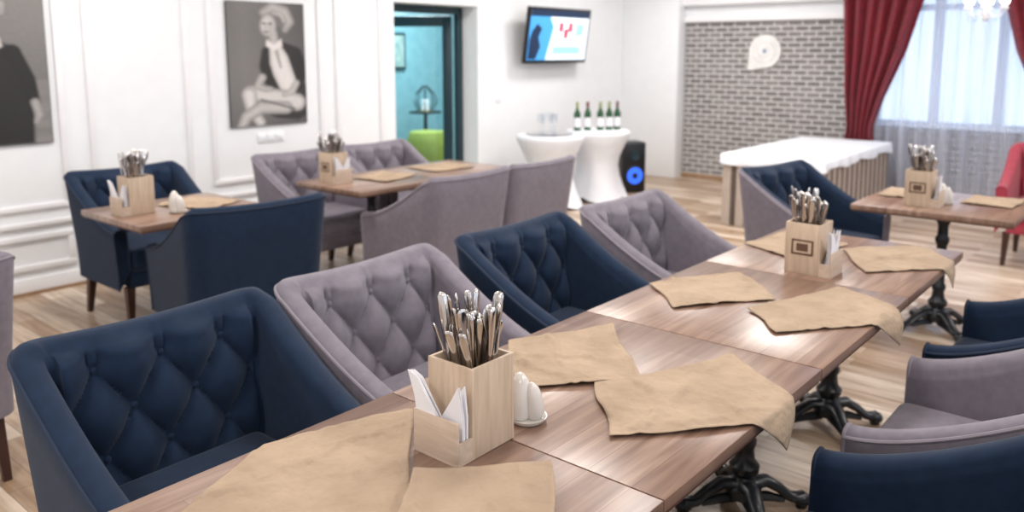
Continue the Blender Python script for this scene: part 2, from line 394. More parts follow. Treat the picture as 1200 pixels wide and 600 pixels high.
b = MB(); b.box(7.1, 7.7, 8.365, 8.398, 1.35, 1.85, M_teald, 0.01); b.box(7.14, 7.66, 8.355, 8.366, 1.39, 1.81, pm('picture_print', (0.45, 0.5, 0.45), (0.2, 0.3, 0.3), 0.6, scale=6)); b.obj('framed_picture')

# ------------------------------------------------------------------ posters (printed monochrome portraits)
def print_mat():
    m, nt, b = newmat('photo_print'); N = nt.nodes; L = nt.links
    at = N.new('ShaderNodeAttribute'); at.attribute_name = 'print'
    nz = N.new('ShaderNodeTexNoise'); nz.inputs['Scale'].default_value = 40
    tc = N.new('ShaderNodeTexCoord'); L.new(tc.outputs['Object'], nz.inputs['Vector'])
    mx = N.new('ShaderNodeMix'); mx.data_type = 'RGBA'; mx.blend_type = 'OVERLAY'; mx.inputs['Factor'].default_value = 0.12
    L.new(at.outputs['Color'], mx.inputs['A']); L.new(nz.outputs['Fac'], mx.inputs['B']); L.new(mx.outputs['Result'], b.inputs['Base Color'])
    b.inputs['Roughness'].default_value = 0.55; return m
M_print = print_mat()
def sd_poly(p, poly):
    d = 1e9; ins = False; n = len(poly)
    for i in range(n):
        a = poly[i]; c = poly[(i + 1) % n]
        ex, ey = c[0] - a[0], c[1] - a[1]; wx, wy = p[0] - a[0], p[1] - a[1]
        t = max(0, min(1, (wx * ex + wy * ey) / (ex * ex + ey * ey + 1e-9)))
        d = min(d, math.hypot(wx - ex * t, wy - ey * t))
        if (a[1] > p[1]) != (c[1] > p[1]) and p[0] < (c[0] - a[0]) * (p[1] - a[1]) / (c[1] - a[1]) + a[0]: ins = not ins
    return -d if ins else d
def sd_chain(p, ch):
    best = 1e9
    for (ax, ay, ar), (cx, cy, cr) in zip(ch, ch[1:]):
        ex, ey = cx - ax, cy - ay; wx, wy = p[0] - ax, p[1] - ay
        t = max(0, min(1, (wx * ex + wy * ey) / (ex * ex + ey * ey + 1e-9)))
        best = min(best, math.hypot(wx - ex * t, wy - ey * t) - (ar + (cr - ar) * t))
    return best
def sd_ell(p, c):
    cx, cy, rx, ry, rot = c; a = math.radians(rot)
    x, y = p[0] - cx, p[1] - cy; x, y = x * math.cos(a) + y * math.sin(a), -x * math.sin(a) + y * math.cos(a)
    return (math.hypot(x / rx, y / ry) - 1) * min(rx, ry)
SD = {'p': sd_poly, 'c': sd_chain, 'e': sd_ell}
def poster(x0, layers, bgf, xr, yr):
    W, H = 0.72, 0.99; nx, nz = 120, 165
    b = MB(); b.box(0, W, 0, 0.016, 0, H, M_black, 0.002)
    vs = []; cols = []
    for j in range(nz + 1):
        for i in range(nx + 1):
            u, v = i / nx, j / nz
            p = (xr[0] + (xr[1] - xr[0]) * u, yr[1] + (yr[0] - yr[1]) * v)
            g = bgf(u, v)
            for kind, shp, tone, soft, shade in layers:
                d = SD[kind](p, shp); al = max(0, min(1, 0.5 - d / soft))
                if al > 0:
                    dep = max(0, min(1, -d / 6.0)); t = tone * (1 - shade + shade * dep)
                    g = g * (1 - al) + t * al
            vs.append((0.003 + (W - 0.006) * u, -0.0008, 0.003 + (H - 0.006) * v)); cols.append(g)
    fs = [[j * (nx + 1) + i, j * (nx + 1) + i + 1, (j + 1) * (nx + 1) + i + 1, (j + 1) * (nx + 1) + i] for j in range(nz) for i in range(nx)]
    o0 = len(b.v); b.add(vs, fs, M_print)
    o = b.obj('poster', (x0, WY - 0.019, 1.0), sharp=20)
    at = o.data.color_attributes.new('print', 'FLOAT_COLOR', 'POINT')
    for k, g in enumerate(cols): at.data[o0 + k].color = (g * 1.05, g, g * 0.97, 1)
    return o
L2 = [
    ('p', [(322, 90), (345, 92), (357, 104), (358, 140), (345, 146), (318, 142), (300, 132), (304, 108)], 0.030, 4, 0.3),
    ('c', [(322, 56, 8), (345, 62, 7), (352, 84, 8), (344, 102, 7)], 0.016, 4, 0.2),
    ('p', [(303, 58), (312, 50), (328, 50), (345, 56), (348, 96), (340, 110), (318, 110), (303, 98), (299, 78)], 0.020, 4, 0.2),
    ('p', [(312, 54), (324, 50), (334, 66), (344, 98), (336, 112), (324, 108), (316, 90), (312, 75)], 0.66, 3, 0.25),
    ('c', [(319, 54, 3), (325, 80, 1.5)], 0.35, 2, 0.0),
    ('c', [(317, 38, 5), (318, 50, 6)], 0.46, 3, 0.3),
    ('p', [(309, 46), (318, 52), (327, 45), (328, 54), (318, 60), (308, 54)], 0.72, 2.5, 0.1),
    ('e', (324, 20, 15, 13, 20), 0.16, 4, 0.2), ('c', [(306, 14, 5), (318, 7, 7), (332, 12, 7), (338, 24, 6), (332, 34, 4)], 0.42, 3, 0.5),
    ('c', [(318, 14, 2), (328, 16, 3), (331, 24, 2)], 0.55, 3, 0.4),
    ('e', (311, 29, 9, 13, 8), 0.60, 3.5, 0.35), ('e', (315, 32, 5, 8, 8), 0.42, 5, 0.0),
    ('e', (307, 27, 2.4, 1.2, 0), 0.06, 2, 0), ('e', (314, 27, 2.2, 1.2, 0), 0.08, 2, 0), ('e', (309, 37, 2.8, 1.1, 0), 0.10, 2, 0), ('c', [(309, 28, .6), (308, 33, 1)], 0.3, 2, 0),
    ('c', [(344, 124, 11), (318, 116, 10), (288, 110, 9)], 0.58, 3, 0.5),
    ('c', [(286, 112, 9), (288, 130, 7), (298, 146, 6)], 0.62, 3, 0.5),
    ('c', [(330, 130, 8), (300, 128, 8), (282, 138, 7), (276, 150, 6)], 0.48, 3, 0.5),
    ('c', [(300, 119, 1.2), (322, 126, 1.2), (340, 132, 1.5)], 0.12, 2, 0),
    ('c', [(302, 92, 5), (296, 102, 4), (305, 106, 4), (312, 106, 3)], 0.50, 3, 0.4),
    ('c', [(344, 100, 4), (338, 110, 4.5), (328, 114, 3)], 0.55, 3, 0.4),
]
poster(3.48, L2, lambda u, v: 0.095 + 0.10 * max(0, 1 - abs(u - 0.2) * 1.3) * (0.4 + 0.6 * v) + 0.02 * math.sin(v * 5), (264, 356), (2, 150))
L1 = [
    ('p', [(-25, 66), (-8, 56), (14, 54), (30, 62), (38, 90), (42, 130), (40, 168), (-30, 168), (-30, 100)], 0.016, 4, 0.2),
    ('c', [(26, 66, 8), (38, 96, 7), (42, 122, 6)], 0.014, 3, 0.2),
    ('c', [(43, 122, 4.5), (46, 136, 4), (43, 144, 2.5)], 0.42, 3, 0.4),
    ('c', [(2, 44, 7), (2, 56, 8)], 0.36, 3, 0.3),
    ('p', [(-12, 52), (2, 60), (16, 51), (18, 60), (3, 70), (-14, 61)], 0.68, 3, 0.15),
    ('e', (2, 18, 19, 15, 0), 0.10, 4, 0.2),
    ('c', [(-14, 16, 5), (-4, 6, 6), (10, 6, 6), (20, 14, 5), (20, 24, 4), (14, 27, 3)], 0.42, 3, 0.6),
    ('c', [(8, 15, 2), (14, 17, 2), (13, 22, 1.5)], 0.05, 2, 0),
    ('e', (0, 30, 11, 15, 0), 0.58, 3.5, 0.35), ('e', (7, 34, 6, 9, 0), 0.4, 5, 0),
    ('e', (-4, 29, 2.6, 1.3, 0), 0.05, 2, 0), ('e', (5, 29, 2.6, 1.3, 0), 0.05, 2, 0), ('e', (1, 40, 3, 1.2, 0), 0.1, 2, 0),
    ('c', [(3, 70, 1.2), (4, 110, 1.2), (2, 160, 1.2)], 0.05, 2, 0),
]
poster(1.455, L1, lambda u, v: (0.12 + 0.10 * v) if v > 0.42 else 0.20 + 0.05 * math.sin(v * 60) * (0.42 - v), (-52, 57), (-1, 168))

b = MB()
for k in range(3):
    b.box(3.72 + k * 0.085, 3.80 + k * 0.085, WY - 0.012, WY, 0.86, 0.94, M_trim, 0.006)
    b.box(3.735 + k * 0.085, 3.785 + k * 0.085, WY - 0.018, WY - 0.011, 0.875, 0.925, M_pvc, 0.003)
b.obj('wall_socket')
b = MB(); b.box(6.66, 6.74, WY - 0.012, WY, 1.05, 1.13, M_trim, 0.006); b.box(6.675, 6.725, WY - 0.018, WY - 0.011, 1.065, 1.115, M_pvc, 0.003); b.obj('light_switch')

# ------------------------------------------------------------------ TV
b = MB(); w, h = 0.575, 0.31
b.box(-w, w, 0.0, 0.045, -h, h, M_black, 0.008)
b.box(-0.2, 0.2, 0.045, 0.16, -0.12, 0.12, M_black, 0.01)
sb = emat('screen_blue', (0.06, 0.32, 0.70), 0.6); sw = emat('screen_white', (0.70, 0.80, 0.90), 0.6); sr = emat('screen_red', (0.75, 0.06, 0.10), 0.6); sk = emat('screen_dark', (0.01, 0.03, 0.08), 0.2); sg = emat('screen_pale', (0.30, 0.58, 0.84), 0.6)
def scr(p, m, k): b.prism(p, -0.001 - 0.001 * k, 0.001, m, 'y')
scr([(-w + .03, -h + .04), (w - .03, -h + .04), (w - .03, h - .03), (-w + .03, h - .03)], sw, 1)
scr([(-w + .03, -h + .04), (-0.22, -h + .04), (-0.12, 0.1), (-0.2, h - .1), (-w + .03, h - .1)], sb, 2)
scr([(-w + .03, h - .1), (w - .03, h - .1), (w - .03, h - .03), (-w + .03, h - .03)], sk, 2)
scr([(-w + .04, -h + .05), (-0.40, -h + .05), (-0.33, -0.12), (-0.38, -0.02), (-0.33, 0.08), (-0.42, 0.13), (-0.50, 0.05), (-w + .04, -0.05)], sk, 3)
for x, z in ((-0.02, 0.05), (0.08, -0.02), (0.16, 0.05)): scr([(x, z), (x + 0.075, z), (x + 0.075, z + 0.10), (x, z + 0.10)], sr, 3)
scr([(-0.1, -0.2), (0.42, -0.2), (0.42, -0.12), (-0.1, -0.12)], sg, 3)
scr([(0.3, 0.0), (0.45, 0.02), (0.45, 0.14), (0.32, 0.14)], sg, 3)
tv = b.obj('wall_television', (7.52, WY - 0.21, 1.77)); tv.rotation_euler = (math.radians(8), 0, 0)

# ------------------------------------------------------------------ chairs
def chair_mesh(name, mo, mi, mp):
    b = MB(); Wd = 0.308; yF = -0.29; yB = 0.275; R = 0.058
    path = []
    for i in range(18):
        path.append((-Wd, yF + (yB - R - yF) * i / 17, -1, 0))
    for i in range(1, 8):
        a = pi - (pi / 2) * i / 8; path.append((-Wd + R + R * math.cos(a), yB - R + R * math.sin(a), math.cos(a), math.sin(a)))
    nb = 80
    for i in range(nb + 1): path.append((-(Wd - R) + 2 * (Wd - R) * i / nb, yB, 0, 1))
    left = [p for p in path if p[0] < -(Wd - R) - 1e-6]
    for p in reversed(left): path.append((-p[0], p[1], -p[2], p[3]))
    def hh(x, y):
        s = max(0, min(1, (y - yF) / (yB - 0.02 - yF)))
        h = 0.60 + 0.283 * (s ** 1.75) + 0.02 * s * (1 - s)
        if y > yB - 0.05: h -= 0.014 * math.cos(min(1, abs(x) / Wd) * pi * 0.5)
        return h
    NR = 48; a_, b_, zb_ = 0.168, 0.24, 0.535
    def deform(x, y, z):
        k = max(0, min(1, (y + 0.1) / 0.35))
        y2 = y + 0.13 * max(0, z - 0.42) * k
        x2 = x * (1 + 0.15 * max(0, z - 0.30))
        return (x2, y2, z)
    vs = []; rims_o = []
    prof_n = 0
    for (x, y, nx, ny) in path:
        h = hh(x, y); t = 0.034
        e = 0.027
        pr = []
        for j in range(7): z = 0.25 + (h - e - 0.25) * j / 6; pr.append((x + nx * t, y + ny * t, z))
        for j in range(1, 6):
            a = pi * j / 6; pr.append((x + nx * t * math.cos(a), y + ny * t * math.cos(a), h - e + e * math.sin(a)))
        for j in range(NR + 1):
            z = (h - e) + (0.36 - (h - e)) * j / NR
            fx = max(0, min(1, (0.275 - abs(x)) / 0.03)) * max(0, min(1, (y - 0.22) / 0.04)); fz = max(0, min(1, (0.85 - z) / 0.035)) * max(0, min(1, (z - 0.44) / 0.03))
            zc = min(z, zb_ + b_ + 0.02)
            p = x / a_ + (zc - zb_) / b_; qq = x / a_ - (zc - zb_) / b_
            tf = (abs(math.sin(pi * p)) * abs(math.sin(pi * qq))) ** 0.45
            f = fx * fz
            d = 0.042 * (f * tf + (1 - f) * 0.5 * max(0, min(1, (h - e - z) / 0.03)) * max(0.25, min(1, ny)))
            pr.append((x - nx * (t + d), y - ny * (t + d), z))
        prof_n = len(pr)
        vs += [deform(*p) for p in pr]
        rims_o.append(deform(x + nx * t * 0.98, y + ny * t * 0.98, h - e * 0.8))
    n = prof_n; fo = []; fi = []
    for i in range(len(path) - 1):
        for j in range(n):
            k = (j + 1) % n; q_ = [i * n + j, i * n + k, (i + 1) * n + k, (i + 1) * n + j]
            (fi if 8 <= j < n - 1 else fo).append(q_)
    caps = [list(range(n)), [(len(path) - 1) * n + j for j in range(n)][::-1]]
    o0 = len(b.v); b.add(vs, [], mo); k0 = b.mi(mo); k1 = b.mi(mi)
    for f in fo + caps: b.f.append([i + o0 for i in f]); b.m.append(k0)
    for f in fi: b.f.append([i + o0 for i in f]); b.m.append(k1)
    b.tube(rims_o, 0.0055, mp, n=6)
    h0 = hh(Wd, yF) - 0.027
    for s_ in (-1, 1):
        pts = [deform(s_ * (Wd + 0.034), yF, z) for z in (0.25, 0.35, 0.45, h0)] + [deform(s_ * (Wd + 0.034 * math.cos(a * pi / 8)), yF, h0 + 0.027 * math.sin(a * pi / 8)) for a in range(1, 8)] + [deform(s_ * (Wd - 0.034), yF, z) for z in (h0, 0.45, 0.36)]
        b.tube(pts, 0.0055, mp, n=6)
    b.box(-0.268, 0.268, -0.305, 0.235, 0.345, 0.475, mi, 0.035, seg=4)
    b.box(-0.272, 0.272, -0.285, 0.25, 0.25, 0.352, mo, 0.008)
    b.tube([(-0.262, -0.298, 0.352), (0.262, -0.298, 0.352)], 0.005, mp, n=6)
    for r_ in range(0, 3):
        z = zb_ + r_ * b_ / 2
        for c_ in range(-3, 4):
            x = c_ * a_ + (a_ / 2 if r_ % 2 else 0)
            if abs(x) < 0.26 and z < 0.83:
                b.sphere(deform(x, yB - 0.034 - 0.005, z), 0.012, mi, (1, 0.6, 1), n=8)
    for sx in (-1, 1):
        for (yy, dy) in ((-0.25, -0.015), (0.24, 0.05)):
            top, bot = 0.024, 0.014
            cx = sx * 0.27; vs = []
            for z, r, ox, oy in ((0.255, top, 0, 0), (0.0, bot, sx * 0.008, dy)):
                for (ax, ay) in ((-1, -1), (1, -1), (1, 1), (-1, 1)): vs.append((cx + ox + ax * r, yy + oy + ay * r, z))
            b.add(vs, [[0, 1, 2, 3], [7, 6, 5, 4], [0, 4, 5, 1], [1, 5, 6, 2], [2, 6, 7, 3], [3, 7, 4, 0]], M_leg)
    return b.mesh(name, 50)
CN = chair_mesh('chair_navy', M_navy, M_navy, M_navyp)
CG = chair_mesh('chair_grey', M_grey, M_grey, M_greyp)
CX = chair_mesh('chair_two_tone', M_grey, M_navy, M_greyp)
CR = chair_mesh('chair_red', M_red, M_red, M_redp)
for me, x, y, r in [(CN, 1.03, 1.86, 0), (CG, 1.79, 1.86, 2), (CN, 2.61, 1.86, 0), (CG, 3.43, 1.84, -1), (CX, 5.04, 1.76, -12),
                    (CN, 1.67, 0.365, 180), (CG, 2.50, 0.355, 180), (CN, 3.31, 0.35, 180), (CG, 5.05, 0.28, 180),
                    (CN, 2.34, 4.87, 0), (CN, 2.26, 3.79, 172), (CG, 3.53, 4.74, 0), (CG, 4.27, 4.74, 0),
                    (CG, 3.59, 3.66, 180), (CG, 4.30, 3.66, 180), (CG, 0.70, 3.6, 180), (CR, 7.24, 0.745, -90)]:
    place(me, 'dining_armchair', (x, y, 0), r)

# ------------------------------------------------------------------ tables
def table_mesh(name, w, d):
    b = MB()
    b.box(-w / 2, w / 2, -d / 2, d / 2, 0.722, 0.75, M_table, 0.003)
    b.box(-w / 2 + 0.004, w / 2 - 0.004, -d / 2 + 0.004, d / 2 - 0.004, 0.712, 0.7225, M_edge, 0.002)
    prof = [(0.06, 0.055), (0.062, 0.09), (0.045, 0.11), (0.034, 0.13), (0.05, 0.15), (0.052, 0.17), (0.036, 0.19), (0.03, 0.23), (0.038, 0.25), (0.038, 0.265), (0.028, 0.28),
            (0.027, 0.50), (0.036, 0.52), (0.038, 0.54), (0.028, 0.56), (0.028, 0.62), (0.045, 0.65), (0.05, 0.67), (0.05, 0.70)]
    b.lathe(prof, M_iron, n=20)
    b.box(-0.22, 0.22, -0.03, 0.03, 0.695, 0.713, M_iron, 0.004); b.box(-0.03, 0.03, -0.22, 0.22, 0.695, 0.7125, M_iron, 0.004)
    for k in range(4):
        M = Matrix.Rotation(k * pi / 2 + pi / 4, 4, 'Z')
        b.tube([(0.03, 0, 0.10), (0.08, 0, 0.105), (0.13, 0, 0.075), (0.17, 0, 0.04), (0.20, 0, 0.035), (0.225, 0, 0.045)], [0.030, 0.026, 0.022, 0.022, 0.024, 0.018], M_iron, n=10, M=M, flat=(1.15, 0.8))
        b.tube([(0.03, 0, 0.05), (0.09, 0, 0.045), (0.15, 0, 0.03)], [0.02, 0.018, 0.012], M_iron, n=8, M=M)
        b.sphere((0.215, 0, 0.028), 0.03, M_iron, (1.1, 1.1, 0.85), n=10, M=M)
        b.lathe([(0.02, 0.0), (0.02, 0.02)], M_iron, c=(0.215, 0, 0), n=10, M=M)
    return b.mesh(name)
TM = table_mesh('table_main', 0.847, 0.778)
for x in (3.425, 2.575, 1.725, 0.875, 0.025): place(TM, 'dining_table', (x, 1.10, 0))
TS = table_mesh('table_small', 0.74, 0.68)
place(TS, 'dining_table', (2.19, 4.24, 0))
TB = table_mesh('table_b', 0.72, 0.66)
place(TB, 'dining_table', (3.51, 4.18, 0)); place(TB, 'dining_table', (4.233, 4.18, 0))
TR = table_mesh('table_r', 0.78, 0.80)
place(TR, 'dining_table', (5.08, 1.05, 0))

# ------------------------------------------------------------------ placemats
def placemat(qd, z=0.7525, ylo=0.711, yhi=1.489, seed=0, wob=0.0065):
    N = 64; vs = []; fs = []
    rnd = random.Random(seed * 11 + 1)
    A, B, Cc, D = [Vector((p[0], p[1], 0)) for p in qd]
    creases = [(rnd.uniform(0, pi), rnd.uniform(-.15, .15), rnd.uniform(0.010, 0.017), rnd.uniform(.007, .013)) for _ in range(6)]
    ctr = (A + B + Cc + D) / 4
    for j in range(N + 1):
        for i in range(N + 1):
            u, v = i / N, j / N
            uu = u + 0.014 * math.sin(v * 7 + seed); vv = v + 0.014 * math.sin(u * 6 + seed * 2)
            p = (A * (1 - uu) + B * uu) * (1 - vv) + (D * (1 - uu) + Cc * uu) * vv
            n1 = noise.noise(Vector((p.x * 8, p.y * 8, seed * 3.1)))
            n2 = 1 - abs(noise.noise(Vector((p.x * 13, p.y * 13, seed * 1.7)))) * 3
            n3 = noise.noise(Vector((p.x * 30, p.y * 30, seed)))
            dz = wob * (max(0, n1 + 0.1) * 1.6 + max(0, n2) * 0.5 + 0.3 * (n3 + 0.5))
            for (an, off, hgt, wd) in creases:
                dd = (p.x - ctr.x) * math.cos(an) + (p.y - ctr.y) * math.sin(an) - off + 0.03 * n1
                dz += hgt * 0.6 * math.exp(-(dd / wd) ** 2) * max(0, min(1, 0.4 + noise.noise(Vector((p.x * 5, p.y * 5, an)))))
            edge = min(u, 1 - u, v, 1 - v)
            if edge < 0.05: dz = dz * 0.7 + (0.0018 if edge < 0.042 else -0.0004)
            dz = max(dz, 0)
            x, y, zz = p.x, p.y, z + dz
            if ylo is not None and y < ylo:
                over = ylo - y; zz = z + 0.001 - max(0, over - 0.006); y = ylo - min(over, 0.006) - 0.014 * min(1, over / 0.05) - 0.016 * (n1 + 0.6) * min(1, over / 0.03)
            if yhi is not None and y > yhi:
                over = y - yhi; zz = z + 0.001 - max(0, over - 0.006); y = yhi + min(over, 0.006) + 0.002
            vs.append((x, y, zz))
    for j in range(N):
        for i in range(N): k = j * (N + 1) + i; fs.append([k, k + 1, k + N + 2, k + N + 1])
    b = MB(); b.add(vs, fs, M_mat); o = b.obj('linen_placemat', sharp=180)
    md = o.modifiers.new('s', 'SOLIDIFY'); md.thickness = 0.0018; md.offset = 1
    return o
mats = [[(.927, 1.485), (1.262, 1.375), (.93, 1.02), (.60, 1.33)],
        [(1.75, 1.49), (2.08, 1.34), (1.77, 1.05), (1.50, 1.25)],
        [(1.66, 1.12), (2.07, .925), (1.83, .60), (1.44, .925)],
        [(2.56, 1.487), (2.925, 1.30), (2.67, 1.05), (2.36, 1.276)],
        [(2.50, 1.075), (2.97, .935), (2.76, .60), (2.33, .91)],
        [(3.37, 1.487), (3.76, 1.42), (3.64, 1.12), (3.25, 1.21)],
        [(3.55, 1.12), (3.82, .88), (3.55, .62), (3.22, .93)]]
for i, m in enumerate(mats): placemat(m, seed=i + 1)
placemat([(1.04, 1.13), (1.24, .935), (.97, .72), (.76, .93)], z=0.772, seed=12, wob=0.004)
placemat([(5.10, 0.98), (5.40, .96), (5.42, .70), (5.08, .72)], ylo=None, yhi=None, seed=21)
placemat([(5.06, 1.42), (5.38, 1.42), (5.40, 1.13), (5.08, 1.12)], ylo=None, yhi=None, seed=22)
placemat([(2.14, 4.38), (2.42, 4.50), (2.53, 4.15), (2.24, 4.02)], ylo=None, yhi=None, seed=23)
placemat([(3.46, 4.32), (3.80, 4.42), (3.86, 4.10), (3.50, 4.0)], ylo=None, yhi=None, seed=24)
placemat([(4.05, 4.42), (4.45, 4.38), (4.40, 4.05), (4.02, 4.08)], ylo=None, yhi=None, seed=25)

# ------------------------------------------------------------------ cutlery boxes
def holder(loc, rz, seed):
    rnd = random.Random(seed); b = MB(); t = 0.008
    x0, x1, y0, y1, H = -0.045, 0.09, -0.065, 0.065, 0.198
    b.box(x0, x0 + t, y0, y1, 0, H, M_lwood, 0.001); b.box(x1 - t, x1, y0, y1, 0, H, M_lwood, 0.001)
    b.box(x0 + t, x1 - t, y0, y0 + t, 0, H, M_lwood, 0.001); b.box(x0 + t, x1 - t, y1 - t, y1, 0, H, M_lwood, 0.001)
    b.box(x0 + t, x1 - t, y0 + t, y1 - t, 0, t, M_lwood)
    b.box(-0.09, x0, y0, y1, 0, 0.007, M_lwood2)
    b.box(-0.09, -0.084, y0, y1, 0.007, 0.095, M_lwood2, 0.001)
    for yy in (y0, y1 - 0.005): b.box(-0.084, x0, yy, yy + 0.005, 0.007, 0.05, M_lwood2)
    b.box(-0.02, 0.065, y1, y1 + 0.0015, 0.075, 0.135, M_logo, 0.0005)
    b.box(-0.012, 0.057, y1 + 0.001, y1 + 0.002, 0.083, 0.127, M_lwood); b.box(0.0, 0.045, y1 + 0.0015, y1 + 0.0026, 0.09, 0.12, M_logo)
    for k in range(10):
        x = -0.082 + k * 0.0034; j = rnd.uniform(-0.003, 0.003)
        if k < 5: poly = [(0.02, 0.01), (0.055, 0.02), (0.063 + j, 0.12), (0.078 + j, 0.178 + j), (0.05, 0.168 + j), (0.005, 0.105 + j), (-0.035, 0.045), (-0.04, 0.01)]
        else: poly = [(0.045, 0.01), (0.04, 0.04), (0.0, 0.085 + j), (-0.03, 0.128 + j), (-0.056 + j, 0.165 + j), (-0.061, 0.10), (-0.057, 0.01)]
        Mt = Matrix.Translation((x, 0, 0)) @ Matrix.Rotation(rnd.uniform(-0.10, -0.02), 4, 'Y')
        b.prism(poly, 0, 0.0022, M_paper, 'x', M=Mt)
    # handles fan toward +y (same world lean as seen on the table)
    for k in range(42):
        bx = rnd.uniform(x0 + 0.016, x1 - 0.016); by = rnd.uniform(y0 + 0.016, y1 - 0.016); L = rnd.uniform(0.23, 0.305)
        cx = 0.0225
        base = Vector((cx + (bx - cx) * 0.55, by * 0.55, 0.03))
        rim = Vector((bx, by, 0.198))
        dirn = (rim - base).normalized(); dirn = (dirn + Vector((rnd.uniform(-.16, .12), rnd.uniform(-.12, .16), 0))).normalized()
        base = rim - dirn * 0.165
        typ = rnd.random()
        tt = [0, .3, .55, .7, .8, .88, .94, .975, .99, 1.0]
        if typ < 0.62: rr = [.003, .003, .004, .0062, .0082, .0108, .0122, .011, .008, .003]; fl = (1, 0.32)
        elif typ < 0.90: rr = [.004, .004, .0055, .0075, .0095, .011, .011, .010, .0075, .003]; fl = (1, 0.5)
        else: rr = [.002, .0025, .003, .004, .011, .018, .019, .0145, .010, .002]; fl = (1, 0.25)
        ang = rnd.uniform(0, pi); ref = (math.cos(ang), math.sin(ang), 0)
        pts = [base + dirn * (L * a) for a in tt]
        b.tube(pts, rr, M_steel, n=10, flat=fl, ref=ref)
    return b.obj('cutlery_box', loc, rz)
zt = 0.7505
holder((1.22, 1.16, zt), 0, 3)
holder((3.12, 1.09, zt), 90, 5)
holder((4.90, 1.12, zt), 90, 6)
holder((1.96, 4.27, zt), 0, 8)
holder((3.30, 4.28, zt), 90, 9)

def shakers(loc, rz=0):
    b = MB()
    b.lathe([(0.034, 0), (0.042, 0.006), (0.046, 0.014), (0.043, 0.014), (0.036, 0.008)], M_ceram, n=28)
    for x, y, s, t in ((-0.012, 0.014, 1.12, 0.02), (0.012, -0.012, 0.92, -0.16)):
        M = Matrix.Translation((x, y, 0.009)) @ Matrix.Rotation(t, 4, 'Y') @ Matrix.Scale(s, 4)
        b.lathe([(0.020, 0), (0.026, 0.012), (0.027, 0.035), (0.024, 0.060), (0.018, 0.080), (0.009, 0.093), (0.003, 0.097)], M_ceram, n=20, M=M)
    return b.obj('salt_shaker_set', loc, rz)
shakers((1.395, 1.125, zt)); shakers((2.12, 4.10, zt)); shakers((5.02, 1.04, zt))

# ------------------------------------------------------------------ bar tables with stretch covers
def bar_table(loc, rz=0):
    b = MB(); n = 48; vs = []; fs = []
    prof = [(0.345, 0.745), (0.352, 0.735), (0.350, 0.70), (0.30, 0.60), (0.245, 0.48), (0.225, 0.38), (0.24, 0.27), (0.275, 0.15), (0.31, 0.06), (0.33, 0.0)]
    for r, z in prof:
        for i in range(n):
            a = 2 * pi * i / n; low = max(0, (0.45 - z) / 0.45)
            rr = r * (1 + 0.16 * low * (abs(math.cos(2 * a)) - 0.5)); vs.append((rr * math.cos(a), rr * math.sin(a), z + (0.05 * low * (1 - abs(math.cos(2 * a))) if z < 0.05 else 0)))
    for j in range(len(prof) - 1):
        for i in range(n): k = (i + 1) % n; fs.append([j * n + i, j * n + k, (j + 1) * n + k, (j + 1) * n + i])
    fs.append(list(range(n)))
    b.add(vs, fs, M_wcloth)
    b.lathe([(0.34, 0.742), (0.335, 0.752), (0.02, 0.753)], M_wcloth, n=48)
    return b.obj('stretch_covered_table', loc, rz, sharp=60)
bar_table((6.66, 5.08, 0), 20); bar_table((7.36, 4.97, 0), 50)
def bottle(loc, foil=M_foil):
    b = MB()
    b.lathe([(0.036, 0), (0.038, 0.01), (0.038, 0.17), (0.034, 0.195), (0.018, 0.225), (0.0145, 0.24), (0.0145, 0.26)], M_bottle, n=20)
    b.lathe([(0.0386, 0.04), (0.0386, 0.14)], M_paper, n=20)
    b.lathe([(0.0155, 0.245), (0.0155, 0.305), (0.012, 0.31)], foil, n=16)
    return b.obj('wine_bottle', loc)
M_foil2 = pm('dark_red_foil', (0.15, 0.02, 0.03), None, 0.3)
for i, (dx, dy) in enumerate([(-0.22, 0.10), (-0.10, 0.04), (0.01, -0.06), (0.10, -0.12), (0.19, -0.17)]): bottle((7.36 + dx * 0.95, 5.00 + dy * 0.95, 0.7535), (M_foil, M_foil2, M_foil)[i % 3])
def glass(loc):
    b = MB(); b.lathe([(0.033, 0), (0.033, 0.003), (0.004, 0.008), (0.004, 0.085), (0.02, 0.1), (0.036, 0.13), (0.037, 0.16), (0.031, 0.195)], M_glass, n=20)
    return b.obj('wine_glass', loc)
for x, y in ((6.56, 5.13), (6.66, 5.17), (6.62, 5.01), (6.74, 5.09), (6.80, 5.19)): glass((x, y, 0.7685))
b = MB(); b.lathe([(0.22, 0), (0.25, 0.012), (0.24, 0.012), (0.21, 0.004), (0.01, 0.014)], M_chrome, n=32); b.obj('serving_tray', (6.66, 5.09, 0.7535))

# speaker
b = MB(); b.box(-0.14, 0.14, -0.14, 0.14, 0, 0.58, M_black, 0.025, seg=3)
blue = emat('blue_led', (0.03, 0.14, 0.9), 0.9)
Mx = Matrix.Translation((0, -0.142, 0.20)) @ Matrix.Rotation(pi / 2, 4, 'X')
b.lathe([(0.115, -0.004), (0.12, 0.008), (0.11, 0.012)], M_black, n=32, M=Mx)
b.lathe([(0.105, 0.009), (0.09, 0.0135), (0.04, 0.0125)], blue, n=32, M=Mx)
b.lathe([(0.035, 0.013), (0.02, 0.02), (0.005, 0.022)], M_black, n=24, M=Mx)
Mx = Matrix.Translation((0, -0.142, 0.43)) @ Matrix.Rotation(pi / 2, 4, 'X')
b.lathe([(0.06, 0.0), (0.055, 0.01), (0.03, 0.004)], M_teald, n=24, M=Mx)
b.obj('loudspeaker', (8.0, 4.95, 0), -35)

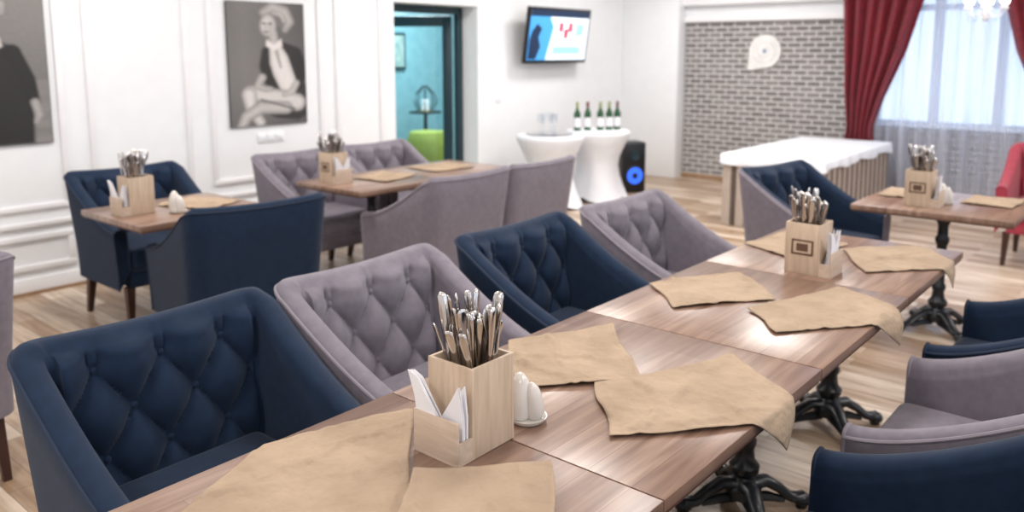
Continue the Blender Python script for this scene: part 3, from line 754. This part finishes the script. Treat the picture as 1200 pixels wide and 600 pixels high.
# ------------------------------------------------------------------ banquet table
b = MB(); bx0, bx1, by0, by1, zt2 = 6.98, 8.98, 2.40, 3.34, 0.665
def rect_path(x0, x1, y0, y1, step):
    pts = []
    def seg(a, c, nrm):
        L = (Vector(c) - Vector(a)).length; n = max(1, int(round(L / step)))
        for i in range(n): t = i / n; pts.append((a[0] + (c[0] - a[0]) * t, a[1] + (c[1] - a[1]) * t, nrm, i))
    seg((x0, y1), (x0, y0), (-1, 0)); seg((x0, y0), (x1, y0), (0, -1)); seg((x1, y0), (x1, y1), (1, 0)); seg((x1, y1), (x0, y1), (0, 1)); return pts
P = rect_path(bx0 + 0.02, bx1 - 0.02, by0 + 0.02, by1 - 0.02, 0.0275)
vs = []
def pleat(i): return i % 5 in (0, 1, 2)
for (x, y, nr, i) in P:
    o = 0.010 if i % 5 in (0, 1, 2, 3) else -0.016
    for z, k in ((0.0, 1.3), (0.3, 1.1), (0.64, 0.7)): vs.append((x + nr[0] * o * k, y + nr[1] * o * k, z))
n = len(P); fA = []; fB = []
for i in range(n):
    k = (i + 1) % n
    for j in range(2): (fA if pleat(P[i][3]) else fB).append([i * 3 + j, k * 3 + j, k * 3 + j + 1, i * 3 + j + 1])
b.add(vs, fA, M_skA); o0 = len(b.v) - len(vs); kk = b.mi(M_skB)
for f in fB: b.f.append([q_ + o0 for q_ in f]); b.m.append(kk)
P = rect_path(bx0, bx1, by0, by1, 0.04); vs = []
for idx, (x, y, nr, i) in enumerate(P):
    o = 0.010 * math.sin(idx * 0.9)
    vs.append((x, y, zt2)); vs.append((x + nr[0] * 0.012, y + nr[1] * 0.012, zt2 - 0.012)); vs.append((x + nr[0] * (0.020 + o), y + nr[1] * (0.020 + o), zt2 - 0.085 - 0.016 * math.sin(idx * 0.37)))
n = len(P); fs = []
for i in range(n):
    k = (i + 1) % n
    for j in range(2): fs.append([i * 3 + j, k * 3 + j, k * 3 + j + 1, i * 3 + j + 1])
fs.append([i * 3 for i in range(n)])
b.add(vs, fs, M_wcloth)
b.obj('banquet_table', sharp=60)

# chandelier
b = MB(); glow = emat('bulb_glow', (1, 0.95, 0.9), 12)
b.lathe([(0.05, 0), (0.05, -0.03)], M_pvc, n=16); b.tube([(0, 0, -0.03), (0, 0, -0.93)], 0.006, M_pvc)
b.lathe([(0.01, -1.16), (0.03, -1.13), (0.02, -1.08), (0.04, -1.01), (0.015, -0.93)], M_pvc, n=16)
for k in range(6):
    M = Matrix.Rotation(k * pi / 3, 4, 'Z')
    b.tube([(0.02, 0, -1.06), (0.06, 0, -1.12), (0.11, 0, -1.11), (0.15, 0, -1.06)], 0.005, M_pvc, M=M)
    b.lathe([(0.01, 0), (0.025, 0.008), (0.012, 0.02), (0.012, 0.05)], M_pvc, c=(0.15, 0, -1.06), n=12, M=M)
    b.sphere((0.15, 0, -0.985), 0.024, glow, (1, 1, 1.3), n=8, M=M)
    for j in range(2): b.sphere((0.08 + 0.05 * j, 0, -1.145), 0.010, M_glass, (1, 1, 1.6), n=6, M=M)
b.obj('chandelier', (7.75, 1.41, CH))

# ------------------------------------------------------------------ lights: unseen ceiling panels added as fill
pg = emat('fill_panel_glow', (1, 0.97, 0.95), 2.0)
for x in (-0.6, 2.4, 5.2, 7.6):
    for y in (-0.8, 1.9, 4.4):
        if x == 7.6 and y == 1.9: x_, y_ = 6.9, 2.6
        else: x_, y_ = x, y
        b = MB(); b.box(-0.32, 0.32, -0.32, 0.32, -0.03, 0, M_pvc, 0.004); b.box(-0.30, 0.30, -0.30, 0.30, -0.034, -0.03, pg)
        b.obj('added_fill_panel', (x_, y_, CH))  # added panel out of view, brightens the room; no known fixture here
        ld = bpy.data.lights.new('fill_area', 'AREA'); ld.shape = 'SQUARE'; ld.size = 0.6; ld.energy = 34; ld.color = (1.0, 0.965, 0.935)
        lo = bpy.data.objects.new('added_fill_area', ld); C.objects.link(lo); lo.location = (x_, y_, CH - 0.045)  # fill light added just below the made-up panel
ld = bpy.data.lights.new('hall', 'AREA'); ld.size = 0.6; ld.energy = 130; ld.color = (0.92, 0.98, 1)
lo = bpy.data.objects.new('hall_lamp', ld); C.objects.link(lo); lo.location = (6.9, 7.2, CH - 0.05)

w = bpy.data.worlds.new('w'); bpy.context.scene.world = w; w.use_nodes = True
bg = w.node_tree.nodes['Background']; bg.inputs[0].default_value = (0.70, 0.83, 1.0, 1); bg.inputs[1].default_value = 2.1

# ------------------------------------------------------------------ camera
cd = bpy.data.cameras.new('camera'); cam = bpy.data.objects.new('camera', cd); C.objects.link(cam)
cam.location = (0, 0, 1.6); cam.rotation_euler = (math.radians(90 - 8.33), 0, math.radians(-49.96))
cd.sensor_width = 36; cd.lens = 28.68; cd.shift_y = -100 / 1200; cd.clip_start = 0.02
cd.dof.use_dof = True; cd.dof.focus_distance = 1.75; cd.dof.aperture_fstop = 2.8
bpy.context.scene.camera = cam
vs_ = bpy.context.scene.view_settings
vs_.view_transform = 'Standard'; vs_.exposure = 0.1
